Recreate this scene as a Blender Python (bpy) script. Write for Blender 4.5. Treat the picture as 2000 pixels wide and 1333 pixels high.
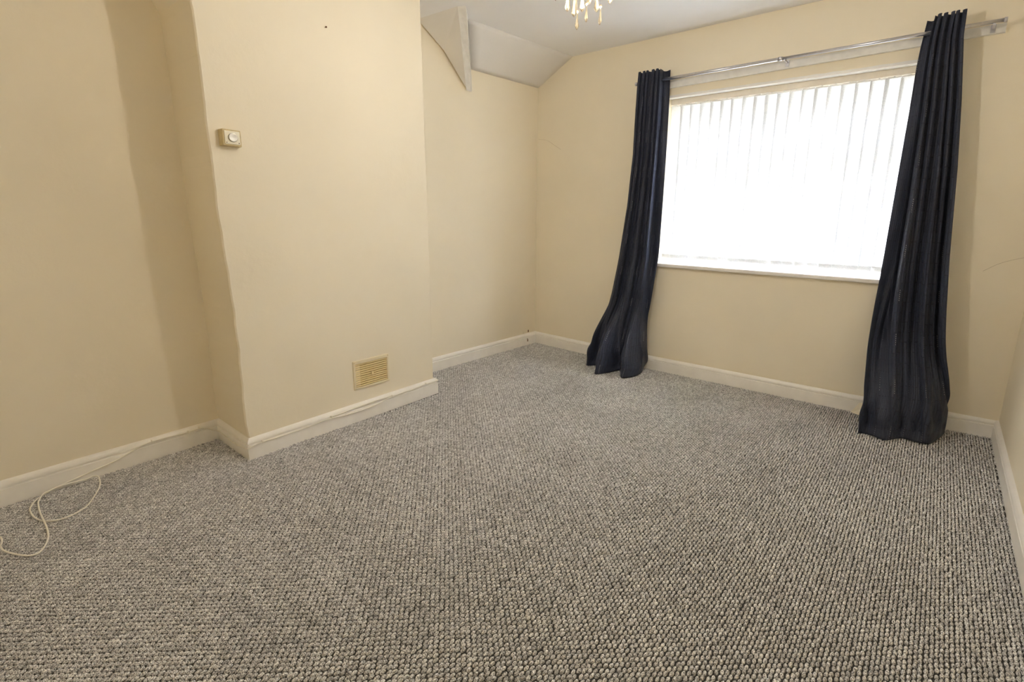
import bpy, bmesh, math, random
import numpy as np
from mathutils import Vector, Matrix

random.seed(7)
rng = np.random.default_rng(7)
for o in list(bpy.data.objects):
    bpy.data.objects.remove(o, do_unlink=True)
scene = bpy.context.scene
COL = scene.collection

# ------------------------------------------------------------------ camera
cam_d = bpy.data.cameras.new('camera')
cam = bpy.data.objects.new('camera', cam_d)
COL.objects.link(cam)
YAW, PITCH, ROLL, CAM_H, FPX = 0.6853, -0.2090, 0.0100, 1.1736, 974.28
cy_, sy_, cp_, sp_ = math.cos(YAW), math.sin(YAW), math.cos(PITCH), math.sin(PITCH)
fwd = Vector((-sy_ * cp_, cy_ * cp_, sp_))
rgt = Vector((cy_, sy_, 0))
upv = rgt.cross(fwd)
c_, s_ = math.cos(ROLL), math.sin(ROLL)
r2, u2 = c_ * rgt + s_ * upv, -s_ * rgt + c_ * upv
M = Matrix((r2, u2, -fwd)).transposed().to_4x4()
M.translation = (0, 0, CAM_H)
cam.matrix_world = M
cam_d.sensor_fit = 'HORIZONTAL'
cam_d.sensor_width = 36
cam_d.lens = FPX / 2000 * 36
cam_d.shift_x = -26.5 / 2000
cam_d.shift_y = -42.4 / 2000
cam_d.clip_start = 0.02
scene.camera = cam

# ------------------------------------------------------------------ world: bright overcast sky
SKY = 56.0
world = bpy.data.worlds.new('overcast_sky')
scene.world = world
world.use_nodes = True
wn, wl = world.node_tree.nodes, world.node_tree.links
wn.clear()
wo = wn.new('ShaderNodeOutputWorld')
wb = wn.new('ShaderNodeBackground')
tc = wn.new('ShaderNodeTexCoord')
sx = wn.new('ShaderNodeSeparateXYZ')
rp = wn.new('ShaderNodeValToRGB')
mr = wn.new('ShaderNodeMapRange')
mr.inputs['From Min'].default_value = -0.15
mr.inputs['From Max'].default_value = 1.0
# overcast: grey ground, horizon about half as bright as the zenith
rp.color_ramp.elements[0].color = (0.26, 0.26, 0.25, 1)
rp.color_ramp.elements[0].position = 0.10
e_ = rp.color_ramp.elements.new(0.16)
e_.color = (0.56, 0.57, 0.59, 1)
rp.color_ramp.elements[2].color = (1.04, 1.10, 1.19, 1)
rp.color_ramp.elements[2].position = 1.0
wl.new(tc.outputs['Generated'], sx.inputs[0])
wl.new(sx.outputs['Z'], mr.inputs['Value'])
wl.new(mr.outputs[0], rp.inputs[0])
wl.new(rp.outputs[0], wb.inputs['Color'])
wb.inputs['Strength'].default_value = SKY
wl.new(wb.outputs[0], wo.inputs[0])

# ------------------------------------------------------------------ exposure
vs = scene.view_settings
vs.view_transform = 'Standard'
vs.look = 'None'
vs.gamma = 1.0
vs.use_curve_mapping = False
vs.exposure = 0.80
try:
    scene.cycles.max_bounces = 20
    scene.cycles.diffuse_bounces = 14
    scene.cycles.transparent_max_bounces = 16
except AttributeError:
    pass

BULB_W = 16.0            # chandelier lamp power


# ------------------------------------------------------------------ materials
def new_mat(name):
    m = bpy.data.materials.new(name)
    m.use_nodes = True
    nt = m.node_tree
    b = nt.nodes['Principled BSDF']
    return m, nt, b


def N(nt, t, **kw):
    n = nt.nodes.new(t)
    for k, v in kw.items():
        setattr(n, k, v)
    return n


def noise(nt, scale, detail=3, rough=0.5, coord='Object', vec=None):
    n = N(nt, 'ShaderNodeTexNoise')
    n.inputs['Scale'].default_value = scale
    n.inputs['Detail'].default_value = detail
    n.inputs['Roughness'].default_value = rough
    if vec is None:
        t = N(nt, 'ShaderNodeTexCoord')
        vec = t.outputs[coord]
    nt.links.new(vec, n.inputs['Vector'])
    return n


def ramp(nt, fac, stops):
    r = N(nt, 'ShaderNodeValToRGB')
    el = r.color_ramp.elements
    while len(el) < len(stops):
        el.new(0.5)
    for e, (p, c) in zip(el, stops):
        e.position = p
        e.color = (*c, 1)
    nt.links.new(fac, r.inputs[0])
    return r


def bump(nt, b, h, strength, dist):
    n = N(nt, 'ShaderNodeBump')
    n.inputs['Strength'].default_value = strength
    n.inputs['Distance'].default_value = dist
    nt.links.new(h, n.inputs['Height'])
    nt.links.new(n.outputs[0], b.inputs['Normal'])


def plain(name, col, rough=0.5, metal=0.0, var=0.04, scale=30, bstr=0.0):
    m, nt, b = new_mat(name)
    n = noise(nt, scale)
    lo = tuple(max(0, c * (1 - var)) for c in col)
    hi = tuple(min(1, c * (1 + var)) for c in col)
    r = ramp(nt, n.outputs['Fac'], [(0.3, lo), (0.7, hi)])
    nt.links.new(r.outputs[0], b.inputs['Base Color'])
    b.inputs['Roughness'].default_value = rough
    b.inputs['Metallic'].default_value = metal
    if bstr:
        bump(nt, b, n.outputs['Fac'], bstr, 0.002)
    return m


def wall_paint(name, col, rough=0.75):
    m, nt, b = new_mat(name)
    big = noise(nt, 1.3, 4, 0.55)
    r = ramp(nt, big.outputs['Fac'], [(0.25, tuple(c * 0.955 for c in col)), (0.75, tuple(min(1, c * 1.035) for c in col))])
    nt.links.new(r.outputs[0], b.inputs['Base Color'])
    b.inputs['Roughness'].default_value = rough
    b.inputs['Specular IOR Level'].default_value = 0.25
    mid = noise(nt, 9, 5, 0.6)
    fine = noise(nt, 260, 2, 0.5)
    a = N(nt, 'ShaderNodeMath', operation='MULTIPLY_ADD')
    nt.links.new(fine.outputs['Fac'], a.inputs[0])
    a.inputs[1].default_value = 0.05
    nt.links.new(mid.outputs['Fac'], a.inputs[2])
    bump(nt, b, a.outputs[0], 0.35, 0.006)
    return m


M_WALL = wall_paint('cream_wall_paint', (0.865, 0.795, 0.648))
M_CEIL = wall_paint('white_ceiling_paint', (0.86, 0.865, 0.89))
M_SLOPE = wall_paint('aged_white_plaster', (0.80, 0.785, 0.77))
M_GLOSS = plain('cream_white_gloss', (0.92, 0.90, 0.86), 0.32, var=0.03, scale=14)
M_UPVC = plain('white_upvc', (0.86, 0.87, 0.88), 0.3, var=0.01)
M_SILL = plain('white_sill_gloss', (0.86, 0.85, 0.83), 0.25, var=0.02)
M_BOARD = plain('worn_white_board', (0.80, 0.79, 0.76), 0.5, var=0.06, scale=22, bstr=0.2)
M_CHROME = plain('brushed_silver_pole', (0.62, 0.62, 0.66), 0.28, 1.0, 0.05, 60)
M_BEIGEHEAD = plain('beige_headrail', (0.78, 0.72, 0.62), 0.45)
M_CLIPW = plain('white_hanger_plastic', (0.85, 0.85, 0.85), 0.35)
M_CABLE = plain('cream_cable_sheath', (0.90, 0.87, 0.79), 0.4)
M_DARK = plain('dark_void', (0.02, 0.018, 0.015), 0.9)
M_RUST = plain('brown_rust', (0.16, 0.08, 0.035), 0.8)
M_VENT = plain('yellowed_vent_plastic', (0.82, 0.70, 0.40), 0.45, var=0.05)
M_VENTD = plain('dark_mustard_plastic', (0.42, 0.31, 0.12), 0.7)
M_VENTF = plain('cream_vent_frame', (0.80, 0.71, 0.52), 0.45, var=0.03)
M_THERM = plain('aged_cream_plastic', (0.60, 0.49, 0.27), 0.45, var=0.15, scale=45)
M_THERMP = plain('ivory_face_plate', (0.90, 0.86, 0.72), 0.35, var=0.02)
M_KNOB = plain('brushed_knob', (0.50, 0.49, 0.46), 0.42, 1.0)
M_CARD = plain('cream_card', (0.80, 0.74, 0.60), 0.7)
M_CHAIN = plain('white_bead_chain', (0.8, 0.8, 0.78), 0.4)
M_CRACK = plain('hairline_crack', (0.42, 0.34, 0.22), 0.9)

# window glass: mostly clear, faint reflection
M_GLASS, nt, b = new_mat('window_glass')
nt.nodes.remove(b)
mx = N(nt, 'ShaderNodeMixShader')
mx.inputs[0].default_value = 0.08
tr = N(nt, 'ShaderNodeBsdfTransparent')
gl = N(nt, 'ShaderNodeBsdfGlossy')
gl.inputs['Roughness'].default_value = 0.02
nt.links.new(tr.outputs[0], mx.inputs[1])
nt.links.new(gl.outputs[0], mx.inputs[2])
nt.links.new(mx.outputs[0], nt.nodes['Material Output'].inputs[0])

# blind fabric: translucent with a woven scroll pattern
M_VANE, nt, b = new_mat('scroll_pattern_blind_fabric')
nt.nodes.remove(b)
geo = N(nt, 'ShaderNodeNewGeometry')
vor = N(nt, 'ShaderNodeTexVoronoi')
vor.inputs['Scale'].default_value = 26
nt.links.new(geo.outputs['Position'], vor.inputs['Vector'])
sn = N(nt, 'ShaderNodeMath', operation='MULTIPLY')
nt.links.new(vor.outputs['Distance'], sn.inputs[0])
sn.inputs[1].default_value = 26
si = N(nt, 'ShaderNodeMath', operation='SINE')
nt.links.new(sn.outputs[0], si.inputs[0])
vr = ramp(nt, si.outputs[0], [(0.45, (0.80, 0.81, 0.82)), (0.95, (0.73, 0.745, 0.765))])
df = N(nt, 'ShaderNodeBsdfDiffuse')
tl = N(nt, 'ShaderNodeBsdfTranslucent')
nt.links.new(vr.outputs[0], df.inputs[0])
nt.links.new(vr.outputs[0], tl.inputs[0])
mx = N(nt, 'ShaderNodeMixShader')
mx.inputs[0].default_value = 0.38
nt.links.new(df.outputs[0], mx.inputs[1])
nt.links.new(tl.outputs[0], mx.inputs[2])
nt.links.new(mx.outputs[0], nt.nodes['Material Output'].inputs[0])

# crystal: clear with bright facets
M_CRYSTAL, nt, b = new_mat('cut_crystal')
nt.nodes.remove(b)
tr = N(nt, 'ShaderNodeBsdfTransparent')
gl = N(nt, 'ShaderNodeBsdfGlossy')
gl.inputs['Roughness'].default_value = 0.08
tl = N(nt, 'ShaderNodeBsdfTranslucent')
tl.inputs[0].default_value = (1.0, 0.86, 0.62, 1)
lw = N(nt, 'ShaderNodeLayerWeight')
lw.inputs[0].default_value = 0.45
m1 = N(nt, 'ShaderNodeMixShader')
m1.inputs[0].default_value = 0.42
nt.links.new(tr.outputs[0], m1.inputs[1])
nt.links.new(tl.outputs[0], m1.inputs[2])
m2 = N(nt, 'ShaderNodeMixShader')
nt.links.new(lw.outputs['Fresnel'], m2.inputs[0])
nt.links.new(m1.outputs[0], m2.inputs[1])
nt.links.new(gl.outputs[0], m2.inputs[2])
nt.links.new(m2.outputs[0], nt.nodes['Material Output'].inputs[0])

# lamp glass
M_BULB, nt, b = new_mat('lit_bulb_glass')
b.inputs['Base Color'].default_value = (1, 0.9, 0.75, 1)
b.inputs['Emission Color'].default_value = (1.0, 0.80, 0.55, 1)
b.inputs['Emission Strength'].default_value = 25

# carpet yarn
M_YARN, nt, b = new_mat('heathered_grey_yarn')
geo = N(nt, 'ShaderNodeNewGeometry')
n1 = noise(nt, 330, 3, 0.7, vec=geo.outputs['Position'])
n2 = noise(nt, 3.0, 3, 0.5, vec=geo.outputs['Position'])
oi = N(nt, 'ShaderNodeObjectInfo')
rr = ramp(nt, n1.outputs['Fac'], [(0.38, (0.105, 0.106, 0.110)), (0.49, (0.54, 0.535, 0.535)), (0.60, (0.95, 0.94, 0.93))])
hs = N(nt, 'ShaderNodeHueSaturation')
mm = N(nt, 'ShaderNodeMapRange')
mm.inputs['To Min'].default_value = 0.62
mm.inputs['To Max'].default_value = 1.38
av = N(nt, 'ShaderNodeMath', operation='ADD')
nt.links.new(n2.outputs['Fac'], av.inputs[0])
nt.links.new(oi.outputs['Random'], av.inputs[1])
mm.inputs['From Max'].default_value = 2.0
nt.links.new(av.outputs[0], mm.inputs['Value'])
nt.links.new(mm.outputs[0], hs.inputs['Value'])
nt.links.new(rr.outputs[0], hs.inputs['Color'])
nt.links.new(hs.outputs[0], b.inputs['Base Color'])
b.inputs['Roughness'].default_value = 0.95
b.inputs['Specular IOR Level'].default_value = 0.1
bump(nt, b, n1.outputs['Fac'], 0.6, 0.002)
M_BACK = plain('dark_carpet_backing', (0.045, 0.043, 0.042), 0.95)

# curtain cloth (uses UV: u metres across, v metres down)
M_CURT, nt, b = new_mat('charcoal_navy_curtain')
uv = N(nt, 'ShaderNodeUVMap')
mp = N(nt, 'ShaderNodeMapping')
mp.inputs['Rotation'].default_value[2] = math.pi / 2
nt.links.new(uv.outputs[0], mp.inputs[0])
bk = N(nt, 'ShaderNodeTexBrick')
bk.inputs['Scale'].default_value = 1.0
bk.inputs['Brick Width'].default_value = 0.11
bk.inputs['Row Height'].default_value = 0.017
bk.inputs['Mortar Size'].default_value = 0.0022
bk.inputs['Mortar Smooth'].default_value = 0.6
bk.inputs['Color1'].default_value = (1, 1, 1, 1)
bk.inputs['Color2'].default_value = (0.55, 0.55, 0.55, 1)
bk.inputs['Mortar'].default_value = (0, 0, 0, 1)
nt.links.new(mp.outputs[0], bk.inputs['Vector'])
wv = noise(nt, 700, 2, 0.5, vec=uv.outputs[0])
cr = ramp(nt, wv.outputs['Fac'], [(0.3, (0.024, 0.0295, 0.050)), (0.7, (0.052, 0.062, 0.098))])
# rows of tiny silver stitches: dashes in every sixth pintuck
sep = N(nt, 'ShaderNodeSeparateXYZ')
nt.links.new(uv.outputs[0], sep.inputs[0])


def modband(sock, period, lo, hi, offset=0.0):
    ad = N(nt, 'ShaderNodeMath', operation='ADD')
    nt.links.new(sock, ad.inputs[0])
    ad.inputs[1].default_value = offset
    md = N(nt, 'ShaderNodeMath', operation='FLOORED_MODULO')
    nt.links.new(ad.outputs[0], md.inputs[0])
    md.inputs[1].default_value = period
    g = N(nt, 'ShaderNodeMath', operation='GREATER_THAN')
    nt.links.new(md.outputs[0], g.inputs[0])
    g.inputs[1].default_value = lo
    l = N(nt, 'ShaderNodeMath', operation='LESS_THAN')
    nt.links.new(md.outputs[0], l.inputs[0])
    l.inputs[1].default_value = hi
    m_ = N(nt, 'ShaderNodeMath', operation='MULTIPLY')
    nt.links.new(g.outputs[0], m_.inputs[0])
    nt.links.new(l.outputs[0], m_.inputs[1])
    return m_.outputs[0]


def mulm(a, c):
    m_ = N(nt, 'ShaderNodeMath', operation='MULTIPLY')
    nt.links.new(a, m_.inputs[0])
    nt.links.new(c, m_.inputs[1])
    return m_.outputs[0]


dots = mulm(mulm(modband(sep.outputs['X'], 0.187, 0.000, 0.0032), modband(sep.outputs['Y'], 0.24, 0.0, 0.07)),
            modband(sep.outputs['Y'], 0.011, 0.0, 0.005))
bt_ = N(nt, 'ShaderNodeMix', data_type='RGBA', blend_type='MULTIPLY')
bt_.inputs['Factor'].default_value = 0.45
nt.links.new(cr.outputs[0], bt_.inputs['A'])
nt.links.new(bk.outputs['Color'], bt_.inputs['B'])
mc = N(nt, 'ShaderNodeMix', data_type='RGBA')
nt.links.new(dots, mc.inputs['Factor'])
nt.links.new(bt_.outputs['Result'], mc.inputs['A'])
mc.inputs['B'].default_value = (0.35, 0.35, 0.38, 1)
nt.links.new(mc.outputs['Result'], b.inputs['Base Color'])
b.inputs['Roughness'].default_value = 0.48
b.inputs['Specular IOR Level'].default_value = 0.22
b.inputs['Sheen Weight'].default_value = 0.08
b.inputs['Sheen Tint'].default_value = (0.6, 0.65, 0.9, 1)
bump(nt, b, bk.outputs['Color'], 0.8, 0.004)


# ------------------------------------------------------------------ mesh helpers
def link(o, parent=None):
    COL.objects.link(o)
    if parent is not None:
        o.parent = parent
    return o


def mesh(name, verts, faces, mat, parent=None, smooth=False, fix=True):
    me = bpy.data.meshes.new(name)
    me.from_pydata([tuple(map(float, v)) for v in verts], [], faces)
    if fix:
        bm = bmesh.new()
        bm.from_mesh(me)
        bmesh.ops.recalc_face_normals(bm, faces=bm.faces)
        bm.to_mesh(me)
        bm.free()
    me.materials.append(mat)
    if smooth:
        for p_ in me.polygons:
            p_.use_smooth = True
    return link(bpy.data.objects.new(name, me), parent)


def from_bm(name, bm, mat, parent=None, smooth=False):
    me = bpy.data.meshes.new(name)
    bmesh.ops.recalc_face_normals(bm, faces=bm.faces)
    bm.to_mesh(me)
    bm.free()
    me.materials.append(mat)
    if smooth:
        for p_ in me.polygons:
            p_.use_smooth = True
    return link(bpy.data.objects.new(name, me), parent)


def bm_box(bm, lo, hi, bevel=0.0, seg=2):
    r = bmesh.ops.create_cube(bm, size=1.0)
    vsx = r['verts']
    for v in vsx:
        for i in range(3):
            v.co[i] = lo[i] if v.co[i] < 0 else hi[i]
    if bevel > 0:
        ed = list({e for v in vsx for e in v.link_edges})
        bmesh.ops.bevel(bm, geom=ed, offset=bevel, segments=seg, affect='EDGES', profile=0.5)


def box(name, lo, hi, mat, parent=None, bevel=0.0):
    bm = bmesh.new()
    bm_box(bm, lo, hi, bevel)
    return from_bm(name, bm, mat, parent)


def bm_tube(bm, pts, rad, seg=10, cap=True):
    pts = [Vector(p_) for p_ in pts]
    rings = []
    prev_n = None
    for i, p_ in enumerate(pts):
        a = pts[max(i - 1, 0)]
        c = pts[min(i + 1, len(pts) - 1)]
        t = (c - a).normalized()
        if prev_n is None:
            n_ = t.orthogonal().normalized()
        else:
            n_ = (prev_n - t * prev_n.dot(t))
            n_ = n_.normalized() if n_.length > 1e-6 else t.orthogonal().normalized()
        prev_n = n_
        bvec = t.cross(n_)
        rr_ = rad[i] if isinstance(rad, (list, tuple)) else rad
        rings.append([bm.verts.new(p_ + (n_ * math.cos(2 * math.pi * k / seg) + bvec * math.sin(2 * math.pi * k / seg)) * rr_) for k in range(seg)])
    for a, c in zip(rings[:-1], rings[1:]):
        for k in range(seg):
            bm.faces.new((a[k], a[(k + 1) % seg], c[(k + 1) % seg], c[k]))
    if cap:
        bm.faces.new(rings[0][::-1])
        bm.faces.new(rings[-1])


def tube(name, pts, rad, mat, parent=None, seg=10):
    bm = bmesh.new()
    bm_tube(bm, pts, rad, seg)
    return from_bm(name, bm, mat, parent, smooth=True)


def bm_lathe(bm, prof, centre, seg=16, axis='Z'):
    rings = []
    for r_, z_ in prof:
        ring = []
        for k in range(seg):
            a = 2 * math.pi * k / seg
            if axis == 'Z':
                v = Vector((r_ * math.cos(a), r_ * math.sin(a), z_))
            else:                                   # X axis
                v = Vector((z_, r_ * math.cos(a), r_ * math.sin(a)))
            ring.append(bm.verts.new(v + Vector(centre)))
        rings.append(ring)
    for a, c in zip(rings[:-1], rings[1:]):
        for k in range(seg):
            bm.faces.new((a[k], a[(k + 1) % seg], c[(k + 1) % seg], c[k]))
    bm.faces.new(rings[0][::-1])
    bm.faces.new(rings[-1])


def catmull(pts, n=6):
    P = [np.array(p_, float) for p_ in pts]
    P = [2 * P[0] - P[1]] + P + [2 * P[-1] - P[-2]]
    out = []
    for i in range(1, len(P) - 2):
        p0, p1, p2, p3 = P[i - 1:i + 3]
        for t in np.linspace(0, 1, n, endpoint=False):
            out.append(0.5 * (2 * p1 + (p2 - p0) * t + (2 * p0 - 5 * p1 + 4 * p2 - p3) * t * t + (3 * p1 - p0 - 3 * p2 + p3) * t ** 3))
    out.append(P[-2])
    return out


def structure(o):
    o['kind'] = 'structure'
    return o


def thing(name, loc, label, cat, group=None):
    o = bpy.data.objects.new(name, None)
    o.empty_display_size = 0.05
    link(o)
    o.location = loc
    return tag(o, label, cat, group)


def tag(o, label, cat, group=None):
    o['label'] = label
    o['category'] = cat
    if group:
        o['group'] = group
    return o


def under(o, root):
    """parent o (built in world coordinates) to root, keeping its place"""
    bpy.context.view_layer.update()
    o.parent = root
    o.matrix_parent_inverse = Matrix.Translation(-Vector(root.location)) if root.type == 'EMPTY' else Matrix()
    return o


# ------------------------------------------------------------------ room plan (wall faces at floor level)
T = 0.018
H = 2.400
YB = -0.42
XC0, XC1 = -2.437, -2.462            # chimney breast front, near and far corner
Y0, Y1 = 0.885, 2.057
WALLY = 3.565
# window opening
WX0, WX1, WZ0, WZ1 = -1.632, -0.105, 0.800, 1.986


def xleft(y):
    return float(np.interp(y, [-0.5, 0.062, 0.885, 2.057, 3.60], [-2.767, -2.783, -2.806, -2.842, -2.799]))


# floor: dark backing with looped pile
fl = box('floor', (-2.95, YB - 0.1, -0.06), (0.50, 3.70, -0.006), M_BACK)
structure(fl)
fl['label'] = 'grey looped pile carpeted floor'

# looped pile: one point per loop, rows running towards the window, staggered
PX, PY = 0.0112, 0.0200
pts = []
cols = int((0.42 + 2.86) / PX)
for i in range(cols):
    x = -2.86 + i * PX
    ys = np.arange(YB, 3.63, PY) + (PY / 2 if i % 2 else 0)
    xx = np.full_like(ys, x)
    pts.append(np.stack([xx, ys, np.zeros_like(ys)], 1))
pts = np.concatenate(pts)
pts[:, :2] += rng.normal(0, 0.0008, (len(pts), 2))
pts[:, 2] = -0.0062 + rng.normal(0, 0.0006, len(pts))
xl_ = np.interp(pts[:, 1], [-0.5, 0.062, 0.885, 2.057, 3.60], [-2.767, -2.783, -2.806, -2.842, -2.799])
keep = pts[:, 0] > xl_ + 0.02
keep &= ~((pts[:, 0] < XC1 + 0.035) & (pts[:, 1] > Y0 - 0.015) & (pts[:, 1] < Y1 + 0.015))
keep &= pts[:, 0] < 0.366
pts = pts[keep]
pm = bpy.data.meshes.new('carpet_pile')
pm.from_pydata(pts.tolist(), [], [])
pile = link(bpy.data.objects.new('carpet_pile', pm), fl)
pile['kind'] = 'stuff'
pm.materials.append(M_YARN)
ng = bpy.data.node_groups.new('loop_pile', 'GeometryNodeTree')
ng.interface.new_socket('Geometry', in_out='INPUT', socket_type='NodeSocketGeometry')
ng.interface.new_socket('Geometry', in_out='OUTPUT', socket_type='NodeSocketGeometry')
gi, go = ng.nodes.new('NodeGroupInput'), ng.nodes.new('NodeGroupOutput')
ico = ng.nodes.new('GeometryNodeMeshIcoSphere')
ico.inputs['Radius'].default_value = 1.0
ico.inputs['Subdivisions'].default_value = 2
shade = ng.nodes.new('GeometryNodeSetShadeSmooth')
smat = ng.nodes.new('GeometryNodeSetMaterial')
smat.inputs['Material'].default_value = M_YARN
iop = ng.nodes.new('GeometryNodeInstanceOnPoints')
iop.inputs['Scale'].default_value = (0.0052, 0.0098, 0.0072)
rv = ng.nodes.new('FunctionNodeRandomValue')
rv.data_type = 'FLOAT_VECTOR'
rv.inputs[0].default_value = (-0.18, -0.12, -0.16)
rv.inputs[1].default_value = (0.05, 0.12, 0.16)
L = ng.links.new
L(gi.outputs[0], iop.inputs['Points'])
L(ico.outputs['Mesh'], shade.inputs[0])
L(shade.outputs[0], smat.inputs[0])
L(smat.outputs[0], iop.inputs['Instance'])
L(rv.outputs[0], iop.inputs['Rotation'])
L(iop.outputs[0], go.inputs[0])
md = pile.modifiers.new('loop_pile', 'NODES')
md.node_group = ng

# ceiling slab
ce = box('ceiling', (-2.95, YB - 0.1, H), (0.50, 3.80, H + 0.12), M_CEIL)
structure(ce)

# left wall: one slab following the slightly bowed line of both alcoves
ysl = [YB - 0.1, 0.062, 0.885, 2.057, 3.0, 3.70]
v, f_ = [], []
for y in ysl:
    x = xleft(y)
    v += [(x, y, -0.06), (x, y, H + 0.12), (x - 0.2, y, H + 0.12), (x - 0.2, y, -0.06)]
for i in range(len(ysl) - 1):
    a, c = 4 * i, 4 * i + 4
    for k in range(4):
        f_.append((a + k, a + (k + 1) % 4, c + (k + 1) % 4, c + k))
f_ += [(0, 1, 2, 3), tuple(4 * (len(ysl) - 1) + k for k in (3, 2, 1, 0))]
wl_ = structure(mesh('wall_left', v, f_, M_WALL))

# right wall, back wall
v = [(0.371, YB - 0.1, -0.06), (0.386, 3.75, -0.06), (0.386, 3.75, H + 0.12), (0.371, YB - 0.1, H + 0.12)]
v += [(x + 0.2, y, z) for x, y, z in v]
FB = [(0, 1, 2, 3), (4, 7, 6, 5), (0, 4, 5, 1), (1, 5, 6, 2), (2, 6, 7, 3), (3, 7, 4, 0)]
structure(mesh('wall_right', v, FB, M_WALL))
structure(box('wall_back', (-3.0, YB - 0.15, -0.06), (0.6, YB, H + 0.12), M_WALL))

# far wall with window opening; lower part bows a little into the room
xs = [-3.0, -2.80, -2.25, -1.664, WX0, -1.2, -0.7, -0.281, WX1, 0.10, 0.386, 0.60]
zs = [-0.06, 0.0, 0.25, 0.55, WZ0, 1.2, 1.6, WZ1, H + 0.12]


def ywall(x, z):
    yb = float(np.interp(x, [-2.80, -1.664, -0.281, 0.383], [3.563, 3.520, 3.540, 3.592]))
    w = max(0.0, 1 - z / 0.75) if z < 0.75 else 0.0
    return WALLY * (1 - w) + yb * w


v, f_ = [], []
nz = len(zs)
for x in xs:
    for z in zs:
        v.append((x, ywall(x, z), z))
nb = len(v)
for x in xs:
    for z in zs:
        v.append((x, 3.93, z))
i0, i1 = xs.index(WX0), xs.index(WX1)
k0, k1 = zs.index(WZ0), zs.index(WZ1)
for i in range(len(xs) - 1):
    for k in range(nz - 1):
        if i0 <= i < i1 and k0 <= k < k1:
            continue
        q = [i * nz + k, (i + 1) * nz + k, (i + 1) * nz + k + 1, i * nz + k + 1]
        f_.append(tuple(q))
        f_.append(tuple(nb + a for a in reversed(q)))
for i in range(i0, i1):
    for k in (k0, k1):
        a, c = i * nz + k, (i + 1) * nz + k
        f_.append((a, c, nb + c, nb + a))
for k in range(k0, k1):
    for i in (i0, i1):
        a, c = i * nz + k, i * nz + k + 1
        f_.append((a, c, nb + c, nb + a))
for i in range(len(xs) - 1):
    for k in (0, nz - 1):
        a, c = i * nz + k, (i + 1) * nz + k
        f_.append((a, c, nb + c, nb + a))
for k in range(nz - 1):
    for i in (0, len(xs) - 1):
        a, c = i * nz + k, i * nz + k + 1
        f_.append((a, c, nb + c, nb + a))
wf = structure(mesh('wall_far', v, f_, M_WALL))
# white painted head of the reveal, ragged painted lower edge of the lintel
v, f_ = [], []
n_ = 34
for i in range(n_):
    x = WX0 + (WX1 - WX0) * i / (n_ - 1)
    e = 0.012 + 0.0035 * random.random()
    v += [(x, WALLY - 0.004, WZ1 - 0.003), (x, WALLY - 0.004, WZ1 + e), (x, WALLY + 0.004, WZ1 + e), (x, 3.76, WZ1 - 0.003)]
for i in range(n_ - 1):
    a, c = 4 * i, 4 * i + 4
    for k in range(4):
        f_.append((a + k, a + (k + 1) % 4, c + (k + 1) % 4, c + k))
f_ += [(3, 2, 1, 0), tuple(4 * (n_ - 1) + k for k in range(4))]
structure(mesh('trim_1', v, f_, M_SILL))

# chimney breast: wavy hand-plastered near edge, corbelled at the top of the near side
edge = [(-0.06, 0.887), (0.09, 0.887), (0.175, 0.876), (0.349, 0.880), (0.565, 0.883), (0.776, 0.880), (0.994, 0.870),
        (1.188, 0.861), (1.36, 0.863), (1.41, 0.861), (1.546, 0.857), (1.616, 0.859), (1.791, 0.858), (1.961, 0.855),
        (2.02, 0.852), (2.07, 0.825), (2.20, 0.735), (2.40, 0.610), (2.46, 0.58)]
ez, ey = np.array([e[0] for e in edge]), np.array([e[1] for e in edge])
zz = np.unique(np.concatenate([ez, np.arange(0, 2.46, 0.06)]))
v, f_ = [], []
for z in zz:
    yl = float(np.interp(z, ez, ey)) + 0.0012 * math.sin(z * 37) + 0.001 * math.sin(z * 71 + 1)
    yr = Y1 - 0.006 * z
    row = [(-2.9, yl), (XC0 - 0.006, yl), (XC0, yl + 0.006), (XC0 - 0.008, yl + 0.4), (XC1 - 0.003, yr - 0.004), (XC1 - 0.007, yr), (-2.9, yr)]
    v += [(x, y, z) for x, y in row]
nr = 7
for i in range(len(zz) - 1):
    a, c = nr * i, nr * i + nr
    for k in range(nr):
        f_.append((a + k, a + (k + 1) % nr, c + (k + 1) % nr, c + k))
f_ += [tuple(range(nr))[::-1], tuple(nr * (len(zz) - 1) + k for k in range(nr))]
wc = structure(mesh('wall_chimney', v, f_, M_WALL))
wc['label'] = 'projecting cream plastered chimney breast with a wavy corner'

# sloping ceiling over the far alcove, gusset panel and painted board
xw = -2.806
v = [(xw - 0.06, 2.740, 2.197), (xw - 0.06, 3.60, 2.213), (-2.45, 3.60, H + 0.001), (-2.548, 2.505, H + 0.001),
     (xw - 0.06, 2.60, H + 0.01), (xw - 0.06, 3.60, H + 0.01)]
v[0] = (xw - 0.002, 2.782, 2.197)
v[1] = (xw + 0.004, 3.60, 2.214)
q0, q1, q2, q3 = [Vector(p_) for p_ in v[:4]]
gv_, gf_ = [], []
GN_ = 10
for i in range(GN_ + 1):
    for k in range(GN_ + 1):
        gv_.append(q0.lerp(q1, i / GN_).lerp(q3.lerp(q2, i / GN_), k / GN_))
for i in range(GN_):
    for k in range(GN_):
        a = i * (GN_ + 1) + k
        gf_.append((a, a + 1, a + GN_ + 2, a + GN_ + 1))
sl = mesh('sloped_plaster', gv_, gf_, M_SLOPE, ce, smooth=True)
so_ = sl.modifiers.new('thickness', 'SOLIDIFY')
so_.thickness = 0.02
so_.offset = 1
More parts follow.
